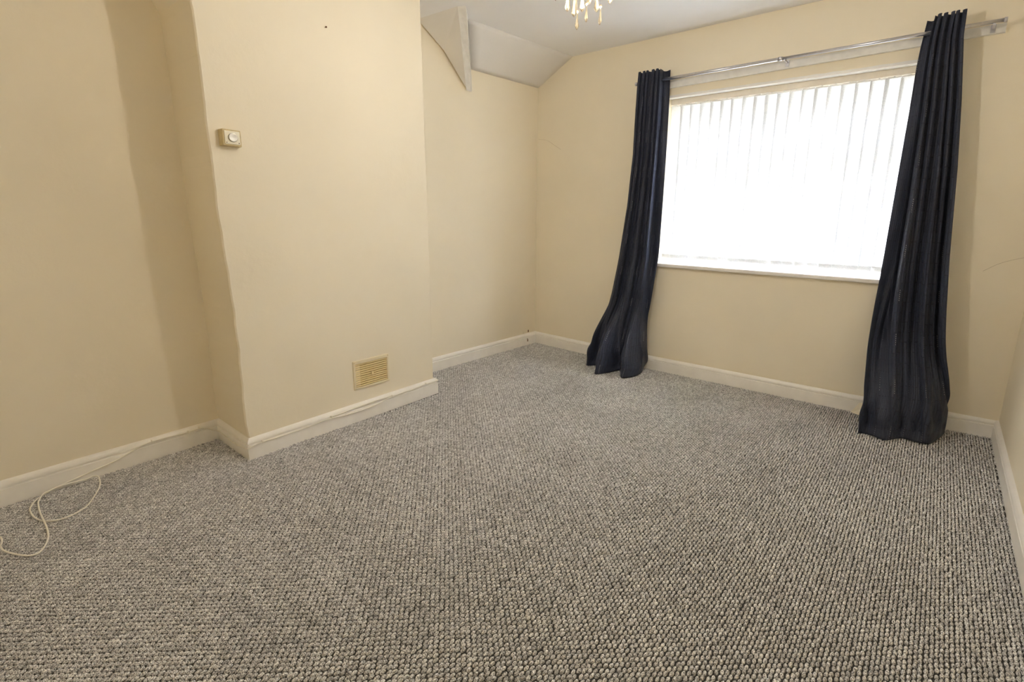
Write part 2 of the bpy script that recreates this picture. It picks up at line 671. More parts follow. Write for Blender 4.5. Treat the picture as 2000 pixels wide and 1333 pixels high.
# gusset: triangular plaster panel between the board and the chimney breast
P1, P2, P3, P4 = Vector((-2.453, 2.321, H)), Vector((-2.800, 2.733, 2.046)), Vector((-2.812, 2.300, 2.402)), Vector((-2.60, 2.10, H + 0.002))
P23 = Vector((-2.806, 2.520, 2.262))
P1m = Vector((-2.60, 2.50, 2.255))
gv = [P1, P2, P23, P3, P4]
gv2 = [Vector((p_.x - 0.05, p_.y + 0.10, H + 0.03)) for p_ in gv]
mesh('gusset_panel', gv + gv2, [(0, 1, 2), (0, 2, 3), (0, 3, 4), (5, 7, 6), (5, 8, 7), (5, 9, 8), (0, 5, 6, 1), (1, 6, 7, 2), (2, 7, 8, 3), (3, 8, 9, 4), (4, 9, 5, 0)], M_SLOPE, ce)
# board: 4 cm wide painted plank running from the ceiling down to the wall
a0, b0 = Vector((-2.453, 2.321, H + 0.004)), Vector((-2.405, 2.342, H + 0.004))
a1, b1 = Vector((-2.802, 2.723, 2.044)), Vector((-2.802, 2.776, 2.044))
back = Vector((-0.02, 0.022, 0.022))
v = []
for t in (0, 1 / 3, 2 / 3, 1):
    a, c = a0.lerp(a1, t), b0.lerp(b1, t)
    v += [a, c, c + back * 2.6, a + back * 2.6]
f_ = []
for i in range(3):
    a, c = 4 * i, 4 * i + 4
    for k in range(4):
        f_.append((a + k, a + (k + 1) % 4, c + (k + 1) % 4, c + k))
f_ += [(3, 2, 1, 0), (12, 13, 14, 15)]
tb = structure(mesh('trim_2', v, f_, M_BOARD))
tb['label'] = 'white painted board across the sloping ceiling corner'

# ------------------------------------------------------------------ baseboards
PROF = [(0.0, -0.008), (0.018, -0.008), (0.018, 0.068), (0.0115, 0.0715), (0.0115, 0.0738), (0.0175, 0.0765), (0.0180, 0.083),
        (0.0160, 0.090), (0.0115, 0.0965), (0.0060, 0.1005), (0.0, 0.102)]
plan = [(-2.770, YB), (-2.806, 0.885), (XC0, 0.888), (XC1, 2.060), (-2.842, 2.060), (-2.799, 3.563), (-1.664, 3.512),
        (-0.281, 3.537), (0.386, 3.597), (0.372, YB)]
runs = [('baseboard_left', 0, 1), ('baseboard_chimney_near', 1, 2), ('baseboard_chimney_front', 2, 3), ('baseboard_chimney_far', 3, 4),
        ('baseboard_alcove', 4, 5), ('baseboard_far', 5, 8), ('baseboard_right', 8, 9)]
PV = [Vector(p_) for p_ in plan]
mit = []
for i, p_ in enumerate(PV):
    def rn(a, c):
        d = (c - a).normalized()
        return Vector((d.y, -d.x))
    if i == 0:
        m_ = rn(PV[0], PV[1])
    elif i == len(PV) - 1:
        m_ = rn(PV[-2], PV[-1])
    else:
        n1_, n2_ = rn(PV[i - 1], p_), rn(p_, PV[i + 1])
        m_ = (n1_ + n2_) / (1 + n1_.dot(n2_))
    mit.append(m_)
for name, i0_, i1_ in runs:
    v, f_ = [], []
    npf = len(PROF)
    for i in range(i0_, i1_ + 1):
        for off, z in PROF:
            q = PV[i] + mit[i] * off
            v.append((q.x, q.y, z))
    for i in range(i1_ - i0_):
        a, c = npf * i, npf * i + npf
        for k in range(npf):
            f_.append((a + k, a + (k + 1) % npf, c + (k + 1) % npf, c + k))
    f_ += [tuple(range(npf))[::-1], tuple(npf * (i1_ - i0_) + k for k in range(npf))]
    bb = structure(mesh(name, v, f_, M_GLOSS))
    if name == 'baseboard_alcove':
        # flaked paint marks near the corner
        for (y, z, dy, dz) in ((3.44, 0.028, 0.006, 0.022), (3.435, 0.052, 0.004, 0.006)):
            x = float(np.interp(y, [2.06, 3.563], [-2.842, -2.799])) + T
            box('paint_chip', (x - 0.001, y - dy, z), (x + 0.0008, y + dy, z + dz), M_RUST, bb)
for (y, z, dy, dz) in ((3.470, 0.108, 0.006, 0.020), (3.405, 0.104, 0.009, 0.018)):
    x = xleft(y)
    box('paint_chip', (x - 0.001, y - dy, z), (x + 0.0012, y + dy, z + dz), M_RUST if y > 3.45 else M_CARD, wl_)

# ------------------------------------------------------------------ window
win = bpy.data.objects.new('window_1', None)
link(win)
structure(win)
win['label'] = 'white framed window behind the vertical blind'
FY0, FY1 = 3.765, 3.83
fw_ = 0.055
box('frame_rail', (WX0 - 0.005, FY0, WZ1 - 0.145), (WX1 + 0.005, FY1, WZ1 + 0.003), M_UPVC, win, 0.004)
box('frame_rail', (WX0 - 0.005, FY0, WZ0 - 0.003), (WX1 + 0.005, FY1, WZ0 + 0.075), M_UPVC, win, 0.004)
box('frame_stile', (WX0 - 0.005, FY0, WZ0 + 0.07), (WX0 + fw_, FY1, WZ1 - 0.140), M_UPVC, win, 0.004)
box('frame_stile', (WX1 - fw_, FY0, WZ0 + 0.07), (WX1 + 0.005, FY1, WZ1 - 0.140), M_UPVC, win, 0.004)
mulls = [WX0 + (WX1 - WX0) * t for t in (0.46,)]
for xm in mulls:
    box('mullion', (xm - 0.055, FY0, WZ0 + 0.07), (xm + 0.055, FY1, WZ1 - 0.140), M_UPVC, win, 0.004)
cells = [WX0 + fw_] + [q for xm in mulls for q in (xm - 0.055, xm + 0.055)] + [WX1 - fw_]
for c in range(2):
    xa, xb = cells[2 * c], cells[2 * c + 1]
    box('transom', (xa - 0.002, FY0, 1.540), (xb + 0.002, FY1, 1.640), M_UPVC, win, 0.004)
    for za, zb in ((WZ0 + 0.073, 1.542), (1.638, WZ1 - 0.142)):
        box('pane', (xa - 0.004, 3.795, za), (xb + 0.004, 3.801, zb), M_GLASS, win)
# sill board
bm = bmesh.new()
bm_box(bm, (WX0 - 0.035, 3.532, 0.792), (WX1 + 0.035, 3.768, 0.818), 0.007, 3)
sb = from_bm('window_sill', bm, M_SILL, win, smooth=False)

# ------------------------------------------------------------------ vertical blind
NV = 22
PITCHV = 0.0706
vb = thing('vertical_blind', (-0.87, 3.65, 1.99), 'closed white vertical blind with scroll pattern hanging in the window recess', 'blind')


def P(o):
    return under(o, vb)


P(box('headrail', (WX0 + 0.006, 3.618, 1.946), (WX1 - 0.006, 3.672, 1.983), M_BEIGEHEAD, None, 0.003))
# vane mesh: gently curved strip of cloth with a hem pocket
VW, VT, VB = 0.089, 1.944, 0.846


def vane_mesh():
    v, f_ = [], []
    nx = 6
    zs_ = [VT, VT - 0.012, 1.4, VB + 0.045, VB + 0.040, VB]
    for s in (-1, 1):
        for z in zs_:
            for i in range(nx + 1):
                u = i / nx - 0.5
                th = 0.0004 if z > VB + 0.042 else 0.0030
                if z > VT - 0.006:
                    w = 0.98
                else:
                    w = 1.0
                v.append((u * VW * w, 0.004 * (1 - 4 * u * u) * (0 if z > VT - 0.006 else 1) + s * th, z - 1.4))
    nr_ = nx + 1
    half = len(zs_) * nr_
    for s in (0, 1):
        for k in range(len(zs_) - 1):
            for i in range(nx):
                a = s * half + k * nr_ + i
                q = (a, a + 1, a + nr_ + 1, a + nr_)
                f_.append(q if s else q[::-1])
    return v, f_


vv, vf = vane_mesh()
vme = None
hme = None
wme = None
for i in range(NV):
    xh = -1.627 + 0.036 + i * PITCHV * (1.0)
    if xh > WX1 - 0.03:
        break
    rot = math.radians(9 + random.uniform(-4, 5))
    if vme is None:
        o = mesh('vane', vv, vf, M_VANE, None, smooth=True)
        vme = o.data
    else:
        o = link(bpy.data.objects.new('vane', vme))
    o.location = (xh, 3.652 + random.uniform(-0.002, 0.002), 1.4)
    o.rotation_euler = (0, random.uniform(-0.004, 0.004), rot)
    P(o)
    if wme is None:
        bm = bmesh.new()
        bm_box(bm, (-0.041, -0.0012, VB + 0.003 - 1.4), (0.041, 0.0012, VB + 0.036 - 1.4))
        w_o = from_bm('vane_weight', bm, M_CLIPW)
        wme = w_o.data
    else:
        w_o = link(bpy.data.objects.new('vane_weight', wme))
    w_o.location = (0, 0.0028, 0)
    w_o.parent = o
    # hanger: clip under the headrail with a short stem
    if hme is None:
        bm = bmesh.new()
        bm_box(bm, (-0.0325, -0.0045, 1.9345), (0.0325, 0.0045, 1.9425), 0.0015, 1)
        bm_box(bm, (-0.0350, -0.0060, 1.9315), (-0.0300, 0.0010, 1.9375), 0.001, 1)
        bm_box(bm, (-0.004, -0.004, 1.941), (0.004, 0.030, 1.9465))
        h_ = from_bm('hanger', bm, M_CLIPW)
        hme = h_.data
    else:
        h_ = link(bpy.data.objects.new('hanger', hme))
    h_.location = (xh, 3.632, 0)
    P(h_)
nvane = i + 1

# bottom bead chains linking the vane weights
for dy in (-0.011, 0.011):
    pts_ = []
    for k in range(nvane * 6):
        t = k / 6
        pts_.append((-1.591 + t * PITCHV, 3.652 + dy, VB + 0.045 - 0.012 * abs(math.sin(math.pi * t))))
    pts_ = [q for q in pts_ if q[0] < WX1 - 0.02]
    P(tube('bead_chain', pts_, 0.0012, M_CHAIN, None, 6))

# ------------------------------------------------------------------ batten, curtain pole
bt = mesh('mounting_batten', [(-1.86, 3.543, 2.043), (0.108, 3.543, 2.064), (0.108, 3.543, 2.106), (-1.86, 3.543, 2.090),
                              (-1.86, 3.566, 2.043), (0.108, 3.566, 2.064), (0.108, 3.566, 2.106), (-1.86, 3.566, 2.090)],
          FB, M_BOARD)
tag(bt, 'long white wooden batten fixed to the wall behind the curtain pole', 'batten')
pr = thing('curtain_pole', (-0.867, 3.47, 2.094), 'slim brushed silver curtain pole spanning above the window', 'curtain pole')


def pole_z(x):
    return 2.088 + (x + 1.837) / 1.94 * 0.012


def PP(o):
    return under(o, pr)


PP(tube('pole', [(-1.830, 3.47, pole_z(-1.83)), (-0.887, 3.47, pole_z(-0.887))], 0.0105, M_CHROME, None, 20))
PP(tube('pole', [(-0.887, 3.47, pole_z(-0.887)), (0.096, 3.47, pole_z(0.096))], 0.0090, M_CHROME, None, 20))
for x in (-1.833, 0.099):
    PP(tube('end_cap', [(x - 0.006, 3.47, pole_z(x)), (x + 0.006, 3.47, pole_z(x))], 0.0118, M_CHROME, None, 20))
PP(tube('joint_collar', [(-0.897, 3.47, pole_z(-0.89)), (-0.875, 3.47, pole_z(-0.88))], 0.0128, M_CHROME, None, 20))
for x in (-1.78, -0.862, 0.06):
    bm = bmesh.new()
    bm_box(bm, (x - 0.005, 3.47, pole_z(x) - 0.014), (x + 0.005, 3.5425, pole_z(x) - 0.006))
    bm_box(bm, (x - 0.005, 3.460, pole_z(x) - 0.016), (x + 0.005, 3.480, pole_z(x) - 0.009))
    bm_box(bm, (x - 0.010, 3.538, pole_z(x) - 0.032), (x + 0.010, 3.5428, pole_z(x) + 0.005))
    PP(from_bm('bracket', bm, M_CHROME))


# ------------------------------------------------------------------ curtains
def curtain(name, rows, hem, nf, flap, label, seed, brk):
    """rows: (z, x_left, x_right, y_centre, amplitude) from header to floor; hem: (s, x, y) outline of the hem on the floor;
    nf folds across; flap = 'right' or 'left': the edge that passes behind the pole."""
    rg = random.Random(seed)
    zr = [r[0] for r in rows][::-1]
    get = lambda z, k: float(np.interp(z, zr, [r[k] for r in rows][::-1]))
    NU, NVv = 170, 150
    ztop, zbot = rows[0][0], 0.004
    am = [rg.uniform(0.65, 1.25) for _ in range(nf + 2)]
    ph = [rg.uniform(-0.25, 0.25) for _ in range(nf + 2)]
    dr = [rg.uniform(-1, 1) for _ in range(nf + 2)]
    hs_, hx, hy = [h[0] for h in hem], [h[1] for h in hem], [h[2] for h in hem]
    hcur = catmull(list(zip(hs_, hx, hy)), 12)
    hS = np.array([q[0] for q in hcur]); hX = np.array([q[1] for q in hcur]); hY = np.array([q[2] for q in hcur])
    verts, uvs = [], []
    fl_w = 0.24
    for j in range(NVv + 1):
        tv = j / NVv
        z = ztop + (zbot - ztop) * (tv ** 0.92 if tv < 1 else 1)
        if tv > 0.86:
            z = max(zbot, z)
        xl, xr, yc, amp = get(z, 1), get(z, 2), get(z, 3), get(z, 4)
        d = ztop - z
        for i in range(NU + 1):
            s = i / NU
            sf = s if flap == 'right' else 1 - s
            q = s * nf
            k = int(min(nf - 1, math.floor(q)))
            fr = q - k
            w_ = fr * fr * (3 - 2 * fr)
            A = amp * (am[k] * (1 - w_) + am[k + 1] * w_)
            drift = (dr[k] * (1 - w_) + dr[k + 1] * w_) * min(1, d / 1.6)
            phase = 2 * math.pi * (q + ph[k] * (1 - w_) + ph[k + 1] * w_ + 0.22 * drift)
            # bunch in front of the pole, then the last strip folds back behind it
            xo, xi = (xl, xr) if flap == 'right' else (xr, xl)
            dn = 1 if xi > xo else -1
            wf_ = max(0.0, min(1, (z - 0.40) / 0.6))
            wf_ = wf_ * wf_ * (3 - 2 * wf_)
            fe = fl_w * abs(xi - xo) * (1 - wf_) + float(np.interp(z, [0.4, 1.25, 2.1], [0.07, 0.055, 0.034])) * wf_
            xb = xi - dn * fe
            if sf <= 1 - fl_w:
                x = xo + (xb - xo) * sf / (1 - fl_w)
                ripple = 0.16 * (xr - xl) / nf * math.sin(2 * phase + 0.6)
                x += ripple * min(1, (1 - fl_w - sf) / 0.08)
            else:
                g = (sf - (1 - fl_w)) / fl_w
                xf = xb - dn * 0.014 * math.sin(min(1, g / 0.45) * math.pi / 2)
                if g > 0.45:
                    xf = xb - dn * 0.014 + (xi - xb + dn * 0.014) * (g - 0.45) / 0.55
                x = (xb + dn * fe * g) * (1 - wf_) + xf * wf_
            low = min(1.0, max(0.0, (d - 0.25) / 1.1))
            big_ = math.cos(phase * 0.5 + 0.9 + seed)
            y = yc - (1 - 0.45 * low) * A * math.cos(phase) - 0.18 * A * math.cos(2 * phase + drift) - 1.05 * low * amp * big_
            # header: gathers finer and tighter
            hd = max(0.0, 1 - d / 0.10)
            y += hd * 0.004 * math.cos(phase * 2)
            # last strip passes behind the pole and hangs further back
            near_ = max(0.0, 1 - abs(sf - (1 - fl_w)) / 0.07) * wf_
            y = y * (1 - near_) + (yc - amp * 0.9) * near_
            if sf > 1 - fl_w:
                g = (sf - (1 - fl_w)) / fl_w
                g2 = min(1, g / 0.45)
                g2 = g2 * g2 * (3 - 2 * g2)
                back = 3.506 + 0.005 * math.sin(g * 9 + z * 3)
                y = y * (1 - g2 * wf_) + back * g2 * wf_
            zz_ = z
            if j == 0:
                zz_ += 0.003 * math.cos(phase)
            elif d < 0.1:
                zz_ += 0.003 * math.cos(phase) * (1 - d / 0.1)
            # towards the hem the cloth sweeps into the room and rests on the carpet
            wh = max(0.0, min(1, (0.62 - z) / 0.56))
            wh = wh * wh * (3 - 2 * wh) if z > 0.06 else 1.0
            wh = wh ** 1.4
            if wh > 0:
                hx_, hy_ = float(np.interp(s, hS, hX)), float(np.interp(s, hS, hY))
                foot = brk * (0.6 + 0.4 * math.cos(phase + 1.0))
                if z > 0.06:
                    hy_ += foot
                else:                                   # last strip lies over on the carpet
                    hy_ += foot * (z / 0.06) ** 1.5
                x = x * (1 - wh) + hx_ * wh
                y = y * (1 - wh) + hy_ * wh
                cr_ = max(0.0, 1 - abs(z - 0.14) / 0.13)
                x += 0.009 * cr_ * math.sin(phase * 1.5 + z * 24)
                y -= brk * 0.30 * cr_ * (0.5 + 0.5 * math.sin(phase * 0.7 + z * 30 + seed))
                zz_ += 0.014 * cr_ * math.sin(phase + z * 9) * min(1, z / 0.1)
            y = min(y, 3.516)
            verts.append((x, y, max(zz_, 0.003)))
            uvs.append((s * nf * 0.17 + 0.01 * math.sin(z * 2), z))
    faces = []
    nu = NU + 1
    for j in range(NVv):
        for i in range(NU):
            a = j * nu + i
            faces.append((a, a + 1, a + nu + 1, a + nu))
    me = bpy.data.meshes.new(name)
    me.from_pydata(verts, [], faces)
    ul = me.uv_layers.new(name='UVMap')
    for lp in me.loops:
        ul.data[lp.index].uv = uvs[lp.vertex_index]
    me.materials.append(M_CURT)
    for p_ in me.polygons:
        p_.use_smooth = True
    o = link(bpy.data.objects.new(name, me))
    so = o.modifiers.new('thickness', 'SOLIDIFY')
    so.thickness = 0.0016
    so.offset = 0
    tag(o, label, 'curtain')
    return o


rowsL = [(2.152, -1.795, -1.598, 3.438, 0.016), (2.05, -1.800, -1.596, 3.438, 0.016), (1.95, -1.801, -1.592, 3.438, 0.018),
         (1.60, -1.812, -1.590, 3.447, 0.022), (1.25, -1.840, -1.590, 3.447, 0.026), (0.86, -1.893, -1.592, 3.445, 0.030),
         (0.48, -1.955, -1.612, 3.435, 0.034), (0.25, -2.000, -1.632, 3.41, 0.036), (0.0, -2.03, -1.65, 3.33, 0.036)]
hemL = [(0.0, -2.035, 3.36), (0.08, -2.020, 3.235), (0.17, -1.955, 3.285), (0.24, -1.905, 3.22), (0.33, -1.856, 3.095),
        (0.42, -1.800, 3.17), (0.52, -1.765, 3.285), (0.62, -1.735, 3.26), (0.73, -1.655, 3.145), (0.84, -1.600, 3.25),
        (0.93, -1.612, 3.38), (1.0, -1.655, 3.46)]
curtain('curtain', rowsL, hemL, 6, 'right', 'dark charcoal navy curtain nearest the alcove corner, hem bunched on the carpet', 3, 0.085)
rowsR = [(2.166, -0.206, -0.055, 3.438, 0.015), (2.05, -0.216, -0.052, 3.438, 0.016), (1.95, -0.221, -0.040, 3.438, 0.018),
         (1.74, -0.222, -0.016, 3.447, 0.022), (1.42, -0.226, 0.014, 3.447, 0.026), (0.98, -0.232, 0.046, 3.445, 0.032),
         (0.70, -0.236, 0.072, 3.44, 0.036), (0.43, -0.236, 0.102, 3.425, 0.038), (0.15, -0.225, 0.145, 3.36, 0.036), (0.0, -0.20, 0.165, 3.25, 0.03)]
hemR = [(0.0, -0.200, 3.145), (0.06, -0.180, 3.165), (0.18, -0.130, 3.165), (0.32, -0.080, 3.140), (0.46, -0.030, 3.21), (0.58, 0.005, 3.235),
        (0.70, 0.055, 3.225), (0.80, 0.108, 3.245), (0.90, 0.145, 3.36), (1.0, 0.168, 3.46)]
curtain('curtain', rowsR, hemR, 6, 'left', 'dark charcoal navy curtain hanging beside the bare side wall, broad hem resting on the carpet', 11, 0.045)

# ------------------------------------------------------------------ wall vent on the chimney breast
vt = thing('wall_vent', (-2.452, 1.583, 0.178), 'yellowed plastic louvred air vent low on the chimney breast', 'vent')
vx = -2.452
VY0, VY1, VZ0, VZ1 = 1.465, 1.702, 0.180, 0.349


def VP(o):
    return under(o, vt)


VP(box('backing', (vx - 0.004, VY0 + 0.012, VZ0 + 0.012), (vx + 0.001, VY1 - 0.012, VZ1 - 0.012), M_VENTD))
bm = bmesh.new()
bm_box(bm, (vx - 0.004, VY0, VZ1 - 0.020), (vx + 0.009, VY1, VZ1), 0.002, 1)
bm_box(bm, (vx - 0.004, VY0, VZ0), (vx + 0.009, VY1, VZ0 + 0.012), 0.002, 1)
bm_box(bm, (vx - 0.004, VY0, VZ0 + 0.011), (vx + 0.009, VY0 + 0.013, VZ1 - 0.019), 0.002, 1)
bm_box(bm, (vx - 0.004, VY1 - 0.013, VZ0 + 0.011), (vx + 0.009, VY1, VZ1 - 0.019), 0.002, 1)
VP(from_bm('vent_frame', bm, M_VENTF))
nl = 11
lme = None
for k in range(nl):
    z = VZ0 + 0.0185 + k * (VZ1 - VZ0 - 0.044) / (nl - 1)
    if lme is None:
        y0_, y1_ = VY0 + 0.0125, VY1 - 0.0125
        v = [(vx + 0.0005, y0_, -0.0036), (vx + 0.0068, y0_, -0.0030), (vx + 0.0078, y0_, 0.0002), (vx + 0.0005, y0_, 0.0036)]
        v += [(a, y1_, c) for a, _, c in v]
        o = mesh('louvre', v, FB, M_VENT)
        lme = o.data
    else:
        o = link(bpy.data.objects.new('louvre', lme))
    o.location = (0, 0, z)
    VP(o)
VP(box('slide_tab', (vx + 0.004, 1.578, 0.250), (vx + 0.0135, 1.592, 0.268), M_VENT, None, 0.002))
for y in (VY0 + 0.007, VY1 - 0.007):
    bm = bmesh.new()
    bm_lathe(bm, [(0.003, 0.008), (0.003, 0.0098), (0.0015, 0.0102)], (vx, y, VZ1 - 0.008), 10, 'X')
    VP(from_bm('screw', bm, M_THERM))

# ------------------------------------------------------------------ thermostat
tx = -2.437
th = thing('thermostat', (tx, 0.940, 1.447), 'small square cream thermostat with round metal dial on the chimney breast', 'thermostat')
bm = bmesh.new()
v = [(tx - 0.006, 0.900, 1.444), (tx - 0.006, 0.981, 1.444), (tx - 0.006, 0.981, 1.513), (tx - 0.006, 0.900, 1.513),
     (tx + 0.036, 0.903, 1.446), (tx + 0.036, 0.977, 1.444), (tx + 0.036, 0.977, 1.511), (tx + 0.036, 0.903, 1.513)]
bv = [bm.verts.new(q) for q in v]
for q in FB:
    bm.faces.new([bv[k] for k in q])
bmesh.ops.bevel(bm, geom=list(bm.edges), offset=0.003, segments=2, affect='EDGES', profile=0.5)
under(from_bm('housing', bm, M_THERM), th)
under(box('face_plate', (tx + 0.034, 0.910, 1.4520), (tx + 0.0395, 0.971, 1.5060), M_THERMP, None, 0.002), th)
bm = bmesh.new()
bm_lathe(bm, [(0.0185, 0.038), (0.0185, 0.045), (0.0172, 0.0475), (0.0150, 0.0478), (0.0003, 0.0470)], (tx, 0.941, 1.479), 28, 'X')
under(from_bm('dial', bm, M_KNOB), th)
for y, z in ((0.916, 1.458), (0.965, 1.458)):
    bm = bmesh.new()
    bm_lathe(bm, [(0.0022, 0.039), (0.0022, 0.0402), (0.001, 0.0404)], (tx, y, z), 8, 'X')
    under(from_bm('screw', bm, M_RUST), th)

# nail high on the chimney breast
bm = bmesh.new()
bm_lathe(bm, [(0.0018, -0.01), (0.0018, 0.006), (0.0045, 0.0065), (0.0045, 0.0085), (0.002, 0.009)], (-2.447, 1.436, 2.049), 10, 'X')
tag(from_bm('nail', bm, M_RUST), 'small rusty nail high on the chimney breast', 'nail')

# ------------------------------------------------------------------ cable
front = [(-2.440, 2.072, 0.088), (-2.439, 2.015, 0.087), (-2.438, 1.968, 0.089), (-2.435, 1.853, 0.084), (-2.432, 1.703, 0.082), (-2.430, 1.591, 0.064), (-2.427, 1.449, 0.060),
         (-2.424, 1.319, 0.072), (-2.424, 1.303, 0.076), (-2.423, 1.237, 0.073), (-2.421, 1.158, 0.068), (-2.418, 1.011, 0.068), (-2.4155, 0.936, 0.072), (-2.414, 0.890, 0.067)]
front = [(x + 0.0012, y, z) for x, y, z in front]
side = [(-2.411, 0.864, 0.063), (-2.440, 0.8615, 0.060), (-2.536, 0.861, 0.047), (-2.601, 0.861, 0.046), (-2.650, 0.861, 0.049), (-2.701, 0.861, 0.050), (-2.755, 0.860, 0.052)]
alc = [(-2.780, 0.840, 0.060), (-2.780, 0.820, 0.074), (-2.779, 0.783, 0.087), (-2.778, 0.735, 0.083), (-2.776, 0.660, 0.088), (-2.774, 0.583, 0.090), (-2.772, 0.545, 0.086),
       (-2.771, 0.512, 0.076), (-2.770, 0.470, 0.060), (-2.769, 0.434, 0.049), (-2.767, 0.370, 0.038), (-2.765, 0.313, 0.027), (-2.763, 0.262, 0.018), (-2.757, 0.215, 0.009)]
loop1 = [(-2.735, 0.181, 0.005), (-2.714, 0.162, 0.005), (-2.676, 0.144, 0.005), (-2.636, 0.134, 0.005), (-2.580, 0.135, 0.005), (-2.529, 0.144, 0.005), (-2.496, 0.158, 0.005), (-2.474, 0.178, 0.005),
         (-2.463, 0.199, 0.005), (-2.464, 0.227, 0.005), (-2.476, 0.253, 0.005), (-2.499, 0.281, 0.005), (-2.538, 0.305, 0.005), (-2.598, 0.333, 0.005), (-2.649, 0.352, 0.005), (-2.703, 0.364, 0.006),
         (-2.742, 0.366, 0.012), (-2.758, 0.352, 0.014)]
loop2 = [(-2.757, 0.329, 0.010), (-2.756, 0.297, 0.013), (-2.755, 0.262, 0.0155), (-2.752, 0.230, 0.016), (-2.745, 0.205, 0.0125), (-2.735, 0.186, 0.0115), (-2.690, 0.166, 0.006), (-2.642, 0.160, 0.005), (-2.575, 0.157, 0.005),
         (-2.500, 0.1565, 0.0105), (-2.442, 0.157, 0.005), (-2.382, 0.154, 0.005), (-2.342, 0.148, 0.005), (-2.308, 0.138, 0.005), (-2.275, 0.123, 0.005), (-2.262, 0.108, 0.005), (-2.274, 0.086, 0.005),
         (-2.313, 0.063, 0.005), (-2.348, 0.047, 0.005), (-2.380, 0.036, 0.006), (-2.405, 0.034, 0.011), (-2.440, 0.040, 0.005), (-2.480, 0.040, 0.005), (-2.520, 0.026, 0.005), (-2.545, 0.000, 0.005),
         (-2.545, -0.03, 0.005), (-2.515, -0.045, 0.005), (-2.470, -0.03, 0.005), (-2.430, 0.000, 0.005), (-2.398, 0.026, 0.005), (-2.36, 0.03, 0.005)]
cb = thing('cable', (-2.5, 0.15, 0.0), 'thin cream cable clipped along the baseboard and coiled loosely on the carpet', 'cable')
under(tube('sheath', catmull(front + side + alc + loop1 + loop2[:-1], 5), 0.0030, M_CABLE, None, 8), cb)
front2 = [(-2.4305, 1.715, 0.086), (-2.430, 1.642, 0.088), (-2.4285, 1.544, 0.0885), (-2.426, 1.451, 0.0865), (-2.424, 1.363, 0.082), (-2.4225, 1.295, 0.083)]
under(tube('slack_strand', catmull(front2, 5), 0.0026, M_CABLE, None, 8), cb)
cme = None
for (x, y, z) in ((-2.438, 1.968, 0.091), (-2.432, 1.703, 0.084), (-2.424, 1.303, 0.080), (-2.416, 0.936, 0.073)):
    bm = bmesh.new()
    bm_box(bm, (x - 0.006, y - 0.003, z - 0.006), (x + 0.0065, y + 0.003, z + 0.006), 0.0015, 1)
    bm_lathe(bm, [(0.0022, 0.004), (0.0022, 0.0085), (0.001, 0.009)], (x, y, z + 0.0045), 8, 'X')
    under(from_bm('cable_clip', bm, M_CABLE), cb)
for (x, y, z) in ((-2.781, 0.783, 0.089), (-2.780, 0.735, 0.084), (-2.776, 0.583, 0.092)):
    bm = bmesh.new()
    bm_box(bm, (x - 0.006, y - 0.003, z - 0.006), (x + 0.0065, y + 0.003, z + 0.006), 0.0015, 1)
    bm_lathe(bm, [(0.0022, 0.004), (0.0022, 0.0085), (0.001, 0.009)], (x, y, z + 0.0045), 8, 'X')
    under(from_bm('cable_clip', bm, M_CABLE), cb)

# small card wedged behind the curtain
cd = mesh('card', [(-0.275, 3.488, 0.003), (-0.175, 3.440, 0.003), (-0.165, 3.505, 0.066), (-0.238, 3.512, 0.066),
                   (-0.275, 3.491, 0.003), (-0.175, 3.443, 0.003), (-0.165, 3.508, 0.066), (-0.238, 3.515, 0.066)], FB, M_CARD)
tag(cd, 'scrap of cream card leaning on the baseboard behind the curtain hem', 'card')

# ------------------------------------------------------------------ chandelier
CX, CY = -1.06, 1.60
ch = thing('chandelier', (CX, CY, H), 'crystal chandelier with long faceted glass drops hanging from the ceiling', 'chandelier')


def CP(o):
    return under(o, ch)


bm = bmesh.new()
bm_lathe(bm, [(0.055, 0.0), (0.055, -0.006), (0.045, -0.018), (0.012, -0.026), (0.006, -0.034)], (CX, CY, H), 28)
CP(from_bm('ceiling_rose', bm, M_CHROME, smooth=True))
CP(tube('stem', [(CX, CY, H - 0.03), (CX, CY, 2.13)], 0.004, M_CHROME, None, 10))


def ring(name, rad, z, th_):
    bm_ = bmesh.new()
    seg, sg = 40, 8
    rows_ = []
    for i in range(seg):
        a = 2 * math.pi * i / seg
        rows_.append([bm_.verts.new((CX + (rad + th_ * math.cos(2 * math.pi * k / sg)) * math.cos(a), CY + (rad + th_ * math.cos(2 * math.pi * k / sg)) * math.sin(a), z + th_ * math.sin(2 * math.pi * k / sg))) for k in range(sg)])
    for i in range(seg):
        for k in range(sg):
            bm_.faces.new((rows_[i][k], rows_[i][(k + 1) % sg], rows_[(i + 1) % seg][(k + 1) % sg], rows_[(i + 1) % seg][k]))
    return CP(from_bm(name, bm_, M_CHROME, smooth=True))


ring('ring', 0.150, 2.130, 0.004)
ring('ring', 0.100, 2.040, 0.003)
ring('ring', 0.055, 1.965, 0.0025)
for k in range(4):
    a = k * math.pi / 2 + 0.3
    ca, sa = math.cos(a), math.sin(a)
    CP(tube('arm', [(CX, CY, 2.135), (CX + 0.15 * ca, CY + 0.15 * sa, 2.130)], 0.003, M_CHROME, None, 8))
    CP(tube('strut', [(CX + 0.15 * ca, CY + 0.15 * sa, 2.130), (CX + 0.10 * ca, CY + 0.10 * sa, 2.040), (CX + 0.055 * ca, CY + 0.055 * sa, 1.965)], 0.0018, M_CHROME, None, 6))
CP(tube('bulb_holder', [(CX, CY, 2.135), (CX, CY, 2.105)], 0.014, M_CHROME, None, 16))
bm = bmesh.new()
bm_lathe(bm, [(0.010, 0.045), (0.014, 0.030), (0.026, 0.008), (0.028, -0.008), (0.020, -0.026), (0.006, -0.034)], (CX, CY, 2.062), 20)
CP(from_bm('bulb', bm, M_BULB, smooth=True))
ld = bpy.data.lights.new('bulb_light', 'POINT')
